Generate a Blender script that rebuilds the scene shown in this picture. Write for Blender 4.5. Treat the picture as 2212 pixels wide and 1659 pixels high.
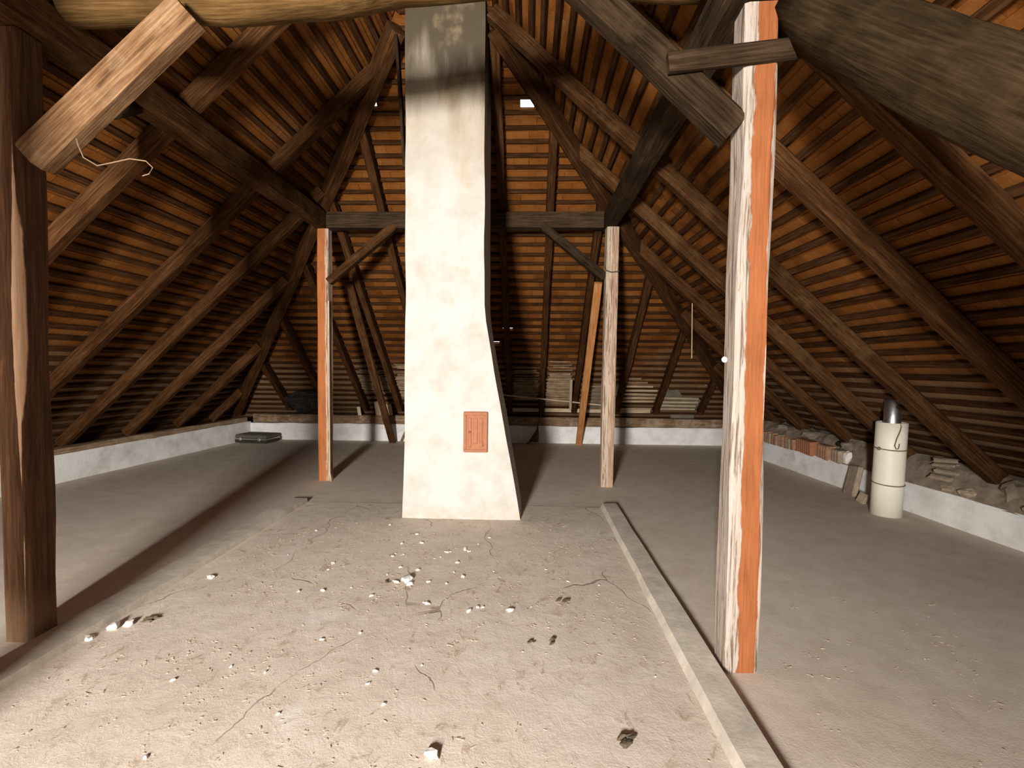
import bpy, math, random
from mathutils import Vector, Matrix, noise as mnoise
R = random.Random(7)
scn = bpy.context.scene
for o in list(bpy.data.objects): bpy.data.objects.remove(o)
COL = scn.collection
rad = math.radians

# ---------------------------------------------------------------- camera
FPX = 1050.0
cam_d = bpy.data.cameras.new('camera'); cam = bpy.data.objects.new('camera', cam_d); COL.objects.link(cam)
cam_d.sensor_fit = 'HORIZONTAL'; cam_d.sensor_width = 36; cam_d.lens = FPX/2212*36
cam_d.clip_start = .05; cam_d.clip_end = 200
CROT = (Matrix.Rotation(math.atan(36/FPX), 4, 'Z') @ Matrix.Rotation(math.pi/2-math.atan(39.5/FPX), 4, 'X')
        @ Matrix.Rotation(rad(.5), 4, 'Z'))
cam.matrix_world = Matrix.Translation((0, 0, 1.5)) @ CROT
scn.camera = cam
# ---------------------------------------------------------------- world, light, exposure
w = bpy.data.worlds.new('sky'); scn.world = w; w.use_nodes = True
bg = w.node_tree.nodes['Background']; bg.inputs[0].default_value = (.86, .93, 1, 1); bg.inputs[1].default_value = 4.0
WIN = (-1.70, -1.06, 1.25, 2.2)         # opening of the gable window behind the camera: x0, x1, z0, z1
REAR = -3.0
WALLT = .45                            # thickness of the gable wall, the depth of the window reveal
ld = bpy.data.lights.new('window_rear_offscreen', 'AREA'); ld.shape = 'RECTANGLE'
ld.size = WIN[1]-WIN[0]-.14; ld.size_y = WIN[3]-WIN[2]-.14; ld.energy = 760; ld.color = (1, .958, .91)
lo = bpy.data.objects.new('window_rear_offscreen', ld); COL.objects.link(lo)
lo.location = ((WIN[0]+WIN[1])/2, REAR-WALLT+.10, (WIN[2]+WIN[3])/2); lo.rotation_euler = (rad(90), 0, 0)
vs = scn.view_settings
vs.view_transform = 'Standard'; vs.look = 'None'; vs.exposure = 0.62; vs.gamma = 1.0; vs.use_curve_mapping = False

# ---------------------------------------------------------------- material helpers
class NT:
    def __init__(s, name):
        s.m = bpy.data.materials.new(name); s.m.use_nodes = True
        s.t = s.m.node_tree; s.b = s.t.nodes['Principled BSDF']; s.L = s.t.links
        s.tc = s.t.nodes.new('ShaderNodeTexCoord'); s.obj = s.tc.outputs['Object']
        g = s.t.nodes.new('ShaderNodeNewGeometry'); s.pos = g.outputs['Position']
        s.info = s.t.nodes.new('ShaderNodeObjectInfo')
    def set(s, inp, v):
        if hasattr(v, 'is_output') or isinstance(v, bpy.types.NodeSocket): s.L.new(v, inp)
        elif isinstance(v, (tuple, list)) and len(v) == 3 and inp.type == 'RGBA': inp.default_value = (*v, 1)
        else: inp.default_value = v
    def math(s, op, a, b=0.0, c=None):
        n = s.t.nodes.new('ShaderNodeMath'); n.operation = op; s.set(n.inputs[0], a); s.set(n.inputs[1], b)
        if c is not None: s.set(n.inputs[2], c)
        return n.outputs[0]
    def sm(s, x, a, b):
        n = s.t.nodes.new('ShaderNodeMapRange'); n.interpolation_type = 'SMOOTHSTEP'; s.set(n.inputs[0], x)
        n.inputs[1].default_value = a; n.inputs[2].default_value = b; return n.outputs[0]
    def mapv(s, v, sc, loc=(0, 0, 0)):
        n = s.t.nodes.new('ShaderNodeMapping'); s.set(n.inputs[0], v); n.inputs['Scale'].default_value = sc; n.inputs['Location'].default_value = loc
        return n.outputs[0]
    def noise(s, v, scale, detail=4, rough=.6, dist=0):
        n = s.t.nodes.new('ShaderNodeTexNoise'); s.set(n.inputs['Vector'], v); n.inputs['Scale'].default_value = scale
        n.inputs['Detail'].default_value = detail; n.inputs['Roughness'].default_value = rough; n.inputs['Distortion'].default_value = dist
        return n.outputs[0]
    def vor(s, v, scale, feat='F1'):
        n = s.t.nodes.new('ShaderNodeTexVoronoi'); n.feature = feat; s.set(n.inputs['Vector'], v); n.inputs['Scale'].default_value = scale
        return n.outputs[0]
    def ramp(s, f, stops):
        n = s.t.nodes.new('ShaderNodeValToRGB'); s.set(n.inputs[0], f); e = n.color_ramp.elements
        while len(e) < len(stops): e.new(.5)
        for x, (p, c) in zip(e, stops): x.position = p; x.color = (*c, 1)
        return n.outputs[0]
    def mix(s, f, a, b, mode='MIX'):
        n = s.t.nodes.new('ShaderNodeMix'); n.data_type = 'RGBA'; n.blend_type = mode
        s.set(n.inputs[0], f); s.set(n.inputs[6], a); s.set(n.inputs[7], b); return n.outputs[2]
    def sep(s, v):
        n = s.t.nodes.new('ShaderNodeSeparateXYZ'); s.set(n.inputs[0], v); return n.outputs
    def done(s, col, rough=.9, h=None, bs=.4, bd=.01, spec=.2, metal=0):
        s.set(s.b.inputs['Base Color'], col); s.set(s.b.inputs['Roughness'], rough)
        s.b.inputs['Specular IOR Level'].default_value = spec; s.b.inputs['Metallic'].default_value = metal
        if h is not None:
            n = s.t.nodes.new('ShaderNodeBump'); n.inputs['Strength'].default_value = bs; n.inputs['Distance'].default_value = bd
            s.set(n.inputs['Height'], h); s.L.new(n.outputs[0], s.b.inputs['Normal'])
        return s.m

def wood(name, a, b, c, dust=None, dustamt=.0):
    """sawn timber: grain runs along local Z"""
    t = NT(name)
    v = t.mapv(t.obj, (1, 1, .05)); add = t.t.nodes.new('ShaderNodeVectorMath'); add.operation = 'ADD'
    t.L.new(v, add.inputs[0]); cmb = t.t.nodes.new('ShaderNodeCombineXYZ'); rr = t.math('MULTIPLY', t.info.outputs['Random'], 37.0)
    t.L.new(rr, cmb.inputs[0]); t.L.new(rr, cmb.inputs[2]); t.L.new(cmb.outputs[0], add.inputs[1])
    g = t.noise(add.outputs[0], 75, 5, .6, .06); big = t.noise(t.obj, 2.3, 3, .6)
    f = t.math('ADD', t.math('MULTIPLY', g, .75), t.math('MULTIPLY', big, .35))
    f = t.math('ADD', f, t.math('MULTIPLY', t.math('SUBTRACT', t.info.outputs['Random'], .5), .12))
    col = t.ramp(f, [(.36, a), (.55, b), (.74, c)])
    if dust: col = t.mix(t.math('MULTIPLY', t.sm(t.noise(t.obj, 5, 5, .7), .45, .7), dustamt), col, dust)
    return t.done(col, .92, g, .45, .010, .03)

def mk_post(name, base, pale, orange, lo, hi, wav):
    """weathered post: pale wash with an orange-brown band (local x between lo and hi), its edge wavy"""
    t = NT(name); x, y, z = t.sep(t.obj)
    g = t.noise(t.mapv(t.obj, (1, 1, .05)), 60, 6, .7, .5); wv = t.noise(t.mapv(t.obj, (.3, .3, .9)), 2.6, 4, .6)
    wv2 = t.noise(t.mapv(t.obj, (3, 3, .5)), 7, 4, .6)
    q = t.math('ADD', x, t.math('MULTIPLY', t.math('SUBTRACT', wv, .5), wav)); q = t.math('ADD', q, t.math('MULTIPLY', t.math('SUBTRACT', wv2, .5), .05))
    m = t.math('MULTIPLY', t.sm(q, lo-.003, lo+.003), t.math('SUBTRACT', 1.0, t.sm(q, hi-.003, hi+.003)))
    oc = t.ramp(t.math('ADD', t.math('MULTIPLY', g, .5), t.math('MULTIPLY', t.noise(t.mapv(t.obj, (1, 1, .3)), 9, 4), .5)), [(.3, tuple(k*.6 for k in orange)), (.5, orange), (.75, tuple(min(1, k*1.35) for k in orange))])
    pc = t.ramp(g, [(.36, tuple(k*.55 for k in base)), (.43, base), (.5, pale), (.7, tuple(min(1, k*1.15) for k in pale))])
    col = t.mix(m, pc, oc)
    kn = t.vor(t.mapv(t.obj, (1, 1, .6)), 4.5); col = t.mix(t.math('MULTIPLY', t.sm(kn, .11, .05), .6), col, tuple(v*.5 for v in base))
    return t.done(col, .85, t.math('ADD', g, t.math('MULTIPLY', m, -.25)), .6, .014, .05)

def plain(name, col, rough=.8, var=.25, scale=12, bump=.3, metal=0, spec=.3):
    t = NT(name); n = t.noise(t.obj, scale, 5, .65)
    c = t.ramp(n, [(.3, tuple(k*(1-var) for k in col)), (.7, tuple(min(1, k*(1+var)) for k in col))])
    return t.done(c, rough, n, bump, .01, spec, metal)

M = {}
M['rafter'] = wood('rafter_wood', (.016, .0062, .0022), (.052, .0215, .0075), (.12, .055, .021), (.14, .075, .032), .12)
M['rafter_light'] = wood('rafter_wood_dusty', (.02, .008, .003), (.062, .027, .010), (.14, .068, .027), (.17, .10, .043), .25)
M['grey'] = wood('weathered_grey_wood', (.0105, .006, .0032), (.034, .021, .0117), (.076, .048, .027), (.092, .059, .032), .22)
M['tan'] = wood('tan_wood', (.06, .029, .012), (.17, .092, .044), (.32, .2, .11), (.36, .25, .15), .25)
M['gold'] = wood('golden_log_wood', (.04, .02, .0065), (.10, .055, .019), (.17, .098, .038))
M['log'] = wood('log_wood', (.013, .007, .003), (.031, .0195, .0095), (.06, .038, .02), (.085, .052, .024), .3)
M['orange_board'] = wood('orange_board_wood', (.22, .08, .025), (.42, .17, .055), (.6, .3, .12))
M['pale_wood'] = wood('pale_lath_wood', (.28, .2, .12), (.5, .38, .25), (.68, .54, .38))
M['batten'] = wood('batten_wood', (.018, .0075, .003), (.05, .021, .008), (.10, .047, .019))
M['plate'] = wood('wall_plate_wood', (.10, .06, .035), (.24, .15, .085), (.42, .3, .19), (.5, .42, .32), .5)
M['post_r'] = mk_post('post_wood_washed', (.24, .175, .13), (.41, .345, .295), (.29, .10, .038), -.028, .064, .075)
M['post_fl'] = mk_post('post_wood_orange', (.28, .17, .105), (.55, .41, .31), (.42, .145, .05), -.2, .035, .03)
M['post_fr'] = mk_post('post_wood_greyed', (.27, .185, .125), (.52, .40, .30), (.42, .26, .17), .02, .05, .1)
def _pl():
    t = NT('post_wood_dark'); x, y, z = t.sep(t.obj)
    g = t.noise(t.mapv(t.obj, (1, 1, .05)), 60, 6, .7, .5); wv = t.noise(t.mapv(t.obj, (1, 1, 1)), 3.0, 4, .6)
    col = t.ramp(g, [(.3, (.03, .012, .005)), (.5, (.075, .032, .013)), (.75, (.15, .07, .032))])
    q = t.math('ADD', t.math('ABSOLUTE', t.math('SUBTRACT', x, .052)), t.math('MULTIPLY', t.math('SUBTRACT', wv, .5), .03))
    wid = t.math('MULTIPLY', t.sm(t.math('ABSOLUTE', t.math('SUBTRACT', z, 1.7)), 1.0, .0), .034)
    m = t.math('MULTIPLY', t.sm(t.math('SUBTRACT', wid, q), -.002, .004), t.sm(y, -.05, -.065))
    col = t.mix(m, col, t.ramp(g, [(.3, (.5, .28, .15)), (.7, (.78, .55, .38))]))
    lo_ = t.math('MULTIPLY', t.sm(z, .35, .0), t.noise(t.mapv(t.obj, (1, 1, .2)), 14, 4)); col = t.mix(lo_, col, (.33, .2, .11))
    return t.done(col, .85, g, .5, .012)
M['post_l'] = _pl()
def _tile(name, A, B, C, dusty=False):
    t = NT(name); at = t.t.nodes.new('ShaderNodeAttribute'); at.attribute_name = 'tint'
    n = t.noise(t.pos, 3.0, 4, .6); n2 = t.noise(t.pos, 60, 4, .7)
    f = t.math('ADD', t.math('MULTIPLY', n, .5), t.math('MULTIPLY', n2, .35)); f = t.math('ADD', f, t.math('MULTIPLY', at.outputs['Fac'], .22))
    f = t.math('ADD', f, t.math('MULTIPLY', t.info.outputs['Random'], .10))
    c = t.ramp(f, [(.35, A), (.55, B), (.75, C)])
    d = t.sm(t.noise(t.pos, 1.1, 5, .7), .56, .74); c = t.mix(t.math('MULTIPLY', d, .35), c, (.13, .085, .05))
    if dusty:   # grey dust settled on the lower courses, with a ragged edge
        zz = t.sep(t.pos)[2]; e = t.math('ADD', zz, t.math('MULTIPLY', t.math('SUBTRACT', t.noise(t.pos, 1.4, 5, .65), .5), 1.7)); c = t.mix(t.math('MULTIPLY', t.sm(e, 1.75, 1.2), .72), c, (.25, .165, .095))
    return t.done(c, .9, n2, .3, .006, .05)
M['tile'] = _tile('clay_tile', (.075, .025, .0055), (.18, .062, .0125), (.26, .105, .026), True)
M['shell'] = plain('roofing_outer_layer', (.16, .06, .025))
def _floor():
    t = NT('dusty_screed'); x, y, z = t.sep(t.pos)
    fine = t.noise(t.pos, 90, 4, .7); mid = t.noise(t.pos, 5.5, 6, .65); big = t.noise(t.pos, .7, 3, .5)
    slab = t.math('MULTIPLY', t.math('MULTIPLY', t.sm(x, -2.5, -2.3), t.sm(x, .95, .8)), t.sm(y, 5.35, 5.1))
    slab = t.math('MAXIMUM', slab, t.math('MULTIPLY', t.sm(x, .7, 1.0), t.sm(t.math('ADD', y, t.math('MULTIPLY', mid, 2.0)), 3.4, 1.8)))
    c = t.ramp(t.math('ADD', t.math('MULTIPLY', mid, .6), t.math('MULTIPLY', big, .4)), [(.35, (.56, .475, .385)), (.5, (.64, .555, .462)), (.66, (.71, .63, .54))])
    c = t.mix(t.math('MULTIPLY', t.sm(fine, .5, .68), .2), c, (.74, .67, .59))
    # trodden dirt: brown flakes, pale scuffs, hairline cracks on the middle slab
    s1 = t.noise(t.mapv(t.pos, (1, .7, 1)), 13, 6, .72, .6); fl_ = t.math('MULTIPLY', t.sm(s1, .55, .64), slab)
    fl_ = t.math('MULTIPLY', fl_, t.sm(t.noise(t.pos, 2.1, 2), .36, .56))
    c = t.mix(t.math('MULTIPLY', fl_, .8), c, (.42, .31, .215))
    sc = t.math('MULTIPLY', t.sm(t.noise(t.pos, 1.3, 4, .6), .58, .7), slab); c = t.mix(t.math('MULTIPLY', sc, .6), c, (.76, .72, .66))
    dv = t.t.nodes.new('ShaderNodeVectorMath'); dv.operation = 'ADD'; t.L.new(t.pos, dv.inputs[0])
    nz = t.t.nodes.new('ShaderNodeTexNoise'); nz.inputs['Scale'].default_value = 1.6; nz.inputs['Detail'].default_value = 5; t.L.new(t.pos, nz.inputs['Vector']); dsc = t.t.nodes.new('ShaderNodeVectorMath'); dsc.operation = 'SCALE'; dsc.inputs[3].default_value = .45; t.L.new(nz.outputs[1], dsc.inputs[0]); t.L.new(dsc.outputs[0], dv.inputs[1])
    ck = t.vor(t.mapv(dv.outputs[0], (1, .55, 0)), .9, 'DISTANCE_TO_EDGE')
    ckm = t.math('MULTIPLY', t.math('MULTIPLY', t.sm(ck, .0045, .0015), slab), t.sm(t.noise(t.pos, 1.7, 2), .45, .55)); c = t.mix(t.math('MULTIPLY', ckm, .7), c, (.24, .175, .12))
    # joint of the slab across the room
    jt = t.math('MULTIPLY', t.sm(t.math('ABSOLUTE', t.math('SUBTRACT', t.math('ADD', y, t.math('MULTIPLY', mid, .05)), 5.2)), .012, .004), t.math('MULTIPLY', t.sm(x, -2.5, -2.4), t.sm(x, .9, .8)))
    c = t.mix(t.math('MULTIPLY', jt, .6), c, (.3, .23, .16))
    h = t.math('ADD', t.math('MULTIPLY', fine, .35), t.math('MULTIPLY', t.math('ADD', s1, mid), t.math('ADD', .4, t.math('MULTIPLY', slab, .8))))
    h = t.math('SUBTRACT', h, t.math('MULTIPLY', ckm, .8))
    return t.done(c, .95, h, .32, .012, .1)
M['floor'] = _floor()
def _plaster(name, a, b, soot=False):
    t = NT(name); n = t.noise(t.pos, 3.2, 6, .65); f = t.noise(t.pos, 45, 4, .7); x, y, z = t.sep(t.pos)
    c = t.ramp(n, [(.32, a), (.55, b), (.8, tuple(min(.9, k*1.05) for k in b))])
    sp = t.vor(t.pos, 14); c = t.mix(t.math('MULTIPLY', t.sm(sp, .07, .03), .5), c, (.35, .28, .22))
    if soot:
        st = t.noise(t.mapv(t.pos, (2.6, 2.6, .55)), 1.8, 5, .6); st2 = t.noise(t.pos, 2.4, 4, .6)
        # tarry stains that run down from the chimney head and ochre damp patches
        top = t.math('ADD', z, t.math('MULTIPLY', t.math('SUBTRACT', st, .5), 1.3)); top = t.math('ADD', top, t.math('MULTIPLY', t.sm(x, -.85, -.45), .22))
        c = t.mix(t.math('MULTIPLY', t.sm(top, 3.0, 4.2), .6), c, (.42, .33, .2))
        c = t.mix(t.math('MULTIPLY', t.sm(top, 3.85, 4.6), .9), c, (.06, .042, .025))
        damp = t.math('MULTIPLY', t.sm(t.math('ADD', st2, t.math('MULTIPLY', st, .5)), .82, .98), t.sm(z, .3, .9)); c = t.mix(t.math('MULTIPLY', damp, .38), c, (.46, .35, .2))
        ft = t.math('MULTIPLY', t.sm(z, .16, .0), t.sm(t.noise(t.pos, 12, 4), .4, .65)); c = t.mix(t.math('MULTIPLY', ft, .7), c, (.5, .4, .3))
    else:
        gy = t.sm(t.noise(t.pos, 2.1, 4), .56, .72); c = t.mix(t.math('MULTIPLY', gy, .45), c, (.42, .39, .36))
    return t.done(c, .93, t.math('ADD', n, t.math('MULTIPLY', f, .3)), .5, .02, .1)
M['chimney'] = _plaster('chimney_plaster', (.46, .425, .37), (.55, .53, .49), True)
M['kneewall'] = _plaster('whitewash', (.68, .655, .62), (.86, .85, .83))
M['gable'] = _plaster('gable_plaster', (.30, .25, .2), (.36, .3, .24))
M['terracotta'] = plain('terracotta', (.36, .15, .077), .8, .12, 20, .3)
M['terradark'] = plain('terracotta_groove', (.24, .10, .05), .85, .15)
M['brick'] = plain('brick_clay', (.38, .21, .125), .95, .35, 14, .5)
M['brickgrey'] = plain('brick_dusty', (.36, .28, .2), .95, .3, 14, .5)
M['mortar'] = plain('mortar_rubble', (.24, .19, .14), .97, .4, 8, .8)
M['chip'] = plain('plaster_chip', (.78, .74, .68), .9, .1)
M['debris'] = plain('dark_debris', (.10, .08, .05), .9, .4)
M['dirt'] = plain('dirt_flakes', (.49, .385, .285), .97, .3)
M['curb'] = plain('curb_screed', (.56, .5, .42), .95, .22, 6, .6)
M['leather'] = plain('black_leatherette', (.035, .03, .026), .5, .3, 30, .3)
M['dustblack'] = plain('dusty_black_lid', (.10, .085, .065), .75, .3, 20, .2)
M['chrome'] = plain('aluminium_trim', (.72, .66, .58), .35, .1, 10, .05, 1)
M['pvc'] = plain('cream_plastic', (.86, .82, .68), .45, .05, 6, .05, 0, .4)
M['galv'] = plain('galvanised_steel', (.62, .62, .62), .38, .15, 30, .1, 1)
M['wire'] = plain('rusty_wire', (.2, .13, .075), .6, .2)
M['black'] = plain('black_plastic_film', (.012, .011, .010), .45, .3, 10, .3)
M['felt'] = plain('grey_roofing_felt', (.17, .145, .11), .9, .3, 8, .5)
M['reed'] = plain('reed_straw', (.27, .19, .11), .85, .35, 9, .3)
M['string'] = plain('yellowed_string', (.62, .48, .3), .9, .1)
M['ceramic'] = plain('white_ceramic', (.8, .77, .72), .35, .05)
M['window'] = plain('painted_window_wood', (.5, .45, .38), .6, .1)
def _glass():
    m = bpy.data.materials.new('window_glass'); m.use_nodes = True; b = m.node_tree.nodes['Principled BSDF']
    b.inputs['Transmission Weight'].default_value = 1; b.inputs['Roughness'].default_value = .02; b.inputs['IOR'].default_value = 1.02
    return m
M['glass'] = _glass()

# ---------------------------------------------------------------- mesh helpers
def mesh(name, V, F, m, smooth=False):
    d = bpy.data.meshes.new(name); d.from_pydata([tuple(v) for v in V], [], F); d.materials.append(M[m])
    if smooth: d.polygons.foreach_set('use_smooth', [True]*len(d.polygons))
    d.update(); return d
def link(name, d, parent=None, mat=None):
    o = bpy.data.objects.new(name, d); COL.objects.link(o)
    if mat is not None: o.matrix_world = mat
    if parent: o.parent = parent
    return o
def tag(o, label, cat, group=None, kind=None):
    o['label'] = label; o['category'] = cat
    if group: o['group'] = group
    if kind: o['kind'] = kind
    return o
def struct(o, label=None):
    o['kind'] = 'structure'
    if label: o['label'] = label
    return o
def empty(name, loc=(0, 0, 0), rz=0):
    o = bpy.data.objects.new(name, None); COL.objects.link(o); o.location = loc; o.rotation_euler = (0, 0, rz); o.empty_display_size = .1
    return o
BOXF = [(0, 3, 2, 1), (4, 5, 6, 7), (0, 1, 5, 4), (1, 2, 6, 5), (2, 3, 7, 6), (3, 0, 4, 7)]
def boxvf(x0, x1, y0, y1, z0, z1):
    return [Vector(p) for p in ((x0, y0, z0), (x1, y0, z0), (x1, y1, z0), (x0, y1, z0), (x0, y0, z1), (x1, y0, z1), (x1, y1, z1), (x0, y1, z1))], BOXF
class MB:
    def __init__(s): s.V = []; s.F = []
    def add(s, V, F):
        k = len(s.V); s.V += list(V); s.F += [tuple(i+k for i in f) for f in F]; return s
    def box(s, *a): return s.add(*boxvf(*a))
    def build(s, name, m, parent=None, mat=None, smooth=False): return link(name, mesh(name, s.V, s.F, m, smooth), parent, mat)
def cbox(x0, x1, y0, y1, z0, z1, c):
    """chamfered box"""
    V = []; F = []
    cs = [(x0+c, y0), (x1-c, y0), (x1, y0+c), (x1, y1-c), (x1-c, y1), (x0+c, y1), (x0, y1-c), (x0, y0+c)]
    ci = [(x0+c, y0+c), (x1-c, y0+c), (x1-c, y0+c), (x1-c, y1-c), (x1-c, y1-c), (x0+c, y1-c), (x0+c, y1-c), (x0+c, y0+c)]
    for z, ring in ((z0, ci), (z0+c, cs), (z1-c, cs), (z1, ci)): V += [Vector((a, b, z)) for a, b in ring]
    for r in range(3):
        for i in range(8): j = (i+1) % 8; F.append((r*8+i, r*8+j, r*8+8+j, r*8+8+i))
    F.append(tuple(range(7, -1, -1))); F.append(tuple(range(24, 32)))
    return V, F
def tube(pts, r, n=8, cap=True):
    """tube along points; r a number or one per point"""
    pts = [Vector(p) for p in pts]; V = []; F = []; rr = r if isinstance(r, (list, tuple)) else [r]*len(pts); up = Vector((.13, .31, .94)).normalized()
    for i, p in enumerate(pts):
        d = (pts[min(i+1, len(pts)-1)]-pts[max(i-1, 0)]).normalized(); a = d.cross(up)
        if a.length < .05: a = d.cross(Vector((1, 0, 0)))
        a.normalize(); b = d.cross(a)
        V += [p+(a*math.cos(2*math.pi*k/n)+b*math.sin(2*math.pi*k/n))*rr[i] for k in range(n)]
    for i in range(len(pts)-1):
        for k in range(n): j = (k+1) % n; F.append((i*n+k, i*n+j, i*n+n+j, i*n+n+k))
    if cap: F.append(tuple(range(n-1, -1, -1))); F.append(tuple(range((len(pts)-1)*n, len(pts)*n)))
    return V, F
def lump(r, sx=1, sy=1, sz=1, seed=0, amp=.35, n=7, m=5):
    V = [Vector((0, 0, -r*sz))]; F = []
    for i in range(1, m):
        a = math.pi*i/m
        for k in range(n):
            b = 2*math.pi*k/n; d = Vector((math.sin(a)*math.cos(b), math.sin(a)*math.sin(b), -math.cos(a)))
            q = r*(1+amp*mnoise.noise(d*1.7+Vector((seed*3.1, seed*1.7, seed*.9)))*1.6); V.append(Vector((d.x*q*sx, d.y*q*sy, d.z*q*sz)))
    V.append(Vector((0, 0, r*sz))); T = len(V)-1
    for k in range(n):
        j = (k+1) % n; F.append((0, 1+j, 1+k)); F.append((T, 1+(m-2)*n+k, 1+(m-2)*n+j))
        for i in range(m-2): F.append((1+i*n+k, 1+i*n+j, 1+i*n+n+j, 1+i*n+n+k))
    return V, F
_ts = [0]
def timber(name, p0, p1, wd, dp, m, label=None, cat=None, group=None, up=(0, 0, 1), jit=.006, ch=.012, bend=(0, 0, 0), taper=1.0, rnd=False, parent=None, seg=.28, smooth=False, kind=None, curve=None):
    """hewn timber from p0 to p1: a ring of 8 (or 14 when round) per segment, faces uneven; local Z along the grain, local Y along `up`"""
    p0 = Vector(p0); p1 = Vector(p1); L = (p1-p0).length; z = (p1-p0).normalized(); u = Vector(up); x = u.cross(z)
    if x.length < 1e-3: x = Vector((1, 0, 0)).cross(z) if abs(z.x) < .9 else Vector((0, 1, 0)).cross(z)
    x.normalize(); y = z.cross(x)
    mat = Matrix(((x.x, y.x, z.x, p0.x), (x.y, y.y, z.y, p0.y), (x.z, y.z, z.z, p0.z), (0, 0, 0, 1)))
    bl = mat.to_3x3().inverted() @ Vector(bend); _ts[0] += 1; sd = _ts[0]*7.31
    hw, hd = wd/2, dp/2
    if rnd: n = 14; ring = [(hw*math.cos(2*math.pi*k/n), hd*math.sin(2*math.pi*k/n)) for k in range(n)]
    else: ring = [(-hw+ch, -hd), (hw-ch, -hd), (hw, -hd+ch), (hw, hd-ch), (hw-ch, hd), (-hw+ch, hd), (-hw, hd-ch), (-hw, -hd+ch)]; n = 8
    ns = max(2, int(L/seg)); V = []; F = []
    for i in range(ns+1):
        q = i/ns; s = 1+(taper-1)*q; b = bl*math.sin(math.pi*q)
        if curve:
            for (qa, za), (qb, zb) in zip(curve[:-1], curve[1:]):
                if qa <= q <= qb: e = (q-qa)/(qb-qa); e = e*e*(3-2*e); b = b+mat.to_3x3().inverted() @ Vector((0, 0, za+(zb-za)*e))
        for k, (a, c) in enumerate(ring):
            j1 = mnoise.noise(Vector((sd+k*1.7, q*L*1.4, 1.3)))*jit*1.5; j2 = mnoise.noise(Vector((sd+k*1.7, q*L*1.4, 9.7)))*jit*1.5
            V.append(Vector((a*s+j1+b.x, c*s+j2+b.y, q*L+b.z)))
    for i in range(ns):
        for k in range(n): j = (k+1) % n; F.append((i*n+k, i*n+j, i*n+n+j, i*n+n+k))
    F.append(tuple(range(n-1, -1, -1))); F.append(tuple(range(ns*n, ns*n+n)))
    o = link(name, mesh(name, V, F, m, smooth or rnd), parent, mat)
    if label: tag(o, label, cat, group, kind)
    return o

# ---------------------------------------------------------------- camera maths (only to choose which tiles show largest)
CINV = CROT.to_3x3().inverted()
def px(p):
    d = CINV @ (Vector(p)-Vector((0, 0, 1.5)))
    if d.z > -.05: return None
    return (1106+FPX*d.x/-d.z, 829.5-FPX*d.y/-d.z)

# ================================================================ STRUCTURE
PU_L, PU_R, HZ, PITCH = -2.66, 1.0, 3.44, .93          # purlin lines, rafter underside there, roof pitch
BY, BZ, BP = 9.4, .6, .8875                             # hip end: rafter underside at y = 9.4 is z = .6
RX = (PU_L+PU_R)/2; RZ = HZ+PITCH*(PU_R-RX)             # ridge
class Plane:
    def __init__(s, O, U, S, N): s.O, s.U, s.S, s.N = Vector(O), Vector(U), Vector(S).normalized(), Vector(N).normalized()
    def pt(s, u, q, n): return s.O+s.U*u+s.S*q+s.N*n
PL = Plane((PU_L-(HZ-BZ)/PITCH, 0, BZ), (0, 1, 0), (1, 0, PITCH), (-PITCH, 0, 1))
PR = Plane((PU_R+(HZ-BZ)/PITCH, 0, BZ), (0, 1, 0), (-1, 0, PITCH), (PITCH, 0, 1))
PB = Plane((RX, BY, BZ), (1, 0, 0), (0, -1, BP), (0, BP, 1))
def cut(P, Q, s, n):
    """u on plane P at course s, offset n where it meets plane Q at offset n"""
    f = lambda u: (P.pt(u, s, n)-Q.O).dot(Q.N)-n
    a, b = f(0), f(1); return -a/(b-a)
def smax(n):
    f = lambda s: PL.pt(0, s, n).x-RX
    a, b = f(0), f(1); return -a/(b-a)
def bmax(n):   # apex of the hip end
    lo_, hi_ = 0, 12
    for _ in range(40):
        md = (lo_+hi_)/2
        if cut(PB, PR, md, n)-cut(PB, PL, md, n) > 0: lo_ = md
        else: hi_ = md
    return lo_
RAFT, BAT = .14, .035
TN = RAFT+BAT+.004

# ---- floor
struct(MB().box(-7.2, 5.4, REAR-.4, 10.4, -.12, 0).build('floor', 'floor'), 'dusty grey-beige attic screed floor with footprints and flakes')
# ---- knee walls, uneven whitewashed tops
def kneewall(name, path, th, h, label, wob=.014):
    """path of points along the room face; thickness th to the outside"""
    V = []; F = []; P = []
    for a, b in zip(path[:-1], path[1:]):
        a = Vector(a); b = Vector(b); k = max(2, int((b-a).length/.22))
        P += [a+(b-a)*i/k for i in range(k)]
    P.append(Vector(path[-1])); dr = Vector((path[-1][0]-path[0][0], path[-1][1]-path[0][1], 0)).normalized(); out = Vector((-dr.y, dr.x, 0))
    hs = [0, .07, .15, .23, h-.03, h]
    for p in P:
        tw = mnoise.noise(Vector((p.x*3, p.y*3, 5)))*wob*1.6
        for z in hs:
            zz = z+(tw if z > .25 else 0); bul = mnoise.noise(Vector((p.x*2.3, p.y*2.3, z*4)))*wob
            V.append(Vector((p.x, p.y, zz))-out*(bul-(.012 if z == h else 0)))
        V.append(Vector((p.x, p.y, h+tw))+out*th); V.append(Vector((p.x, p.y, 0))+out*th)
    n = len(hs)+2
    for i in range(len(P)-1):
        for k in range(n): j = (k+1) % n; F.append((i*n+k, i*n+n+k, i*n+n+j, i*n+j))
    F.append(tuple(range(n))); F.append(tuple(range((len(P)-1)*n+n-1, (len(P)-1)*n-1, -1)))
    return struct(link(name, mesh(name, V, F, 'kneewall')), label)
WL = kneewall('wall_left', [(-5.8, REAR), (-5.8, 5.6), (-5.5, 9.44)], .3, .36, 'low whitewashed knee wall under the slope beside the suitcase')
WB = kneewall('wall_back', [(-5.52, 9.42), (3.75, 9.42)], .35, .33, 'low whitewashed knee wall behind the chimney')
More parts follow.
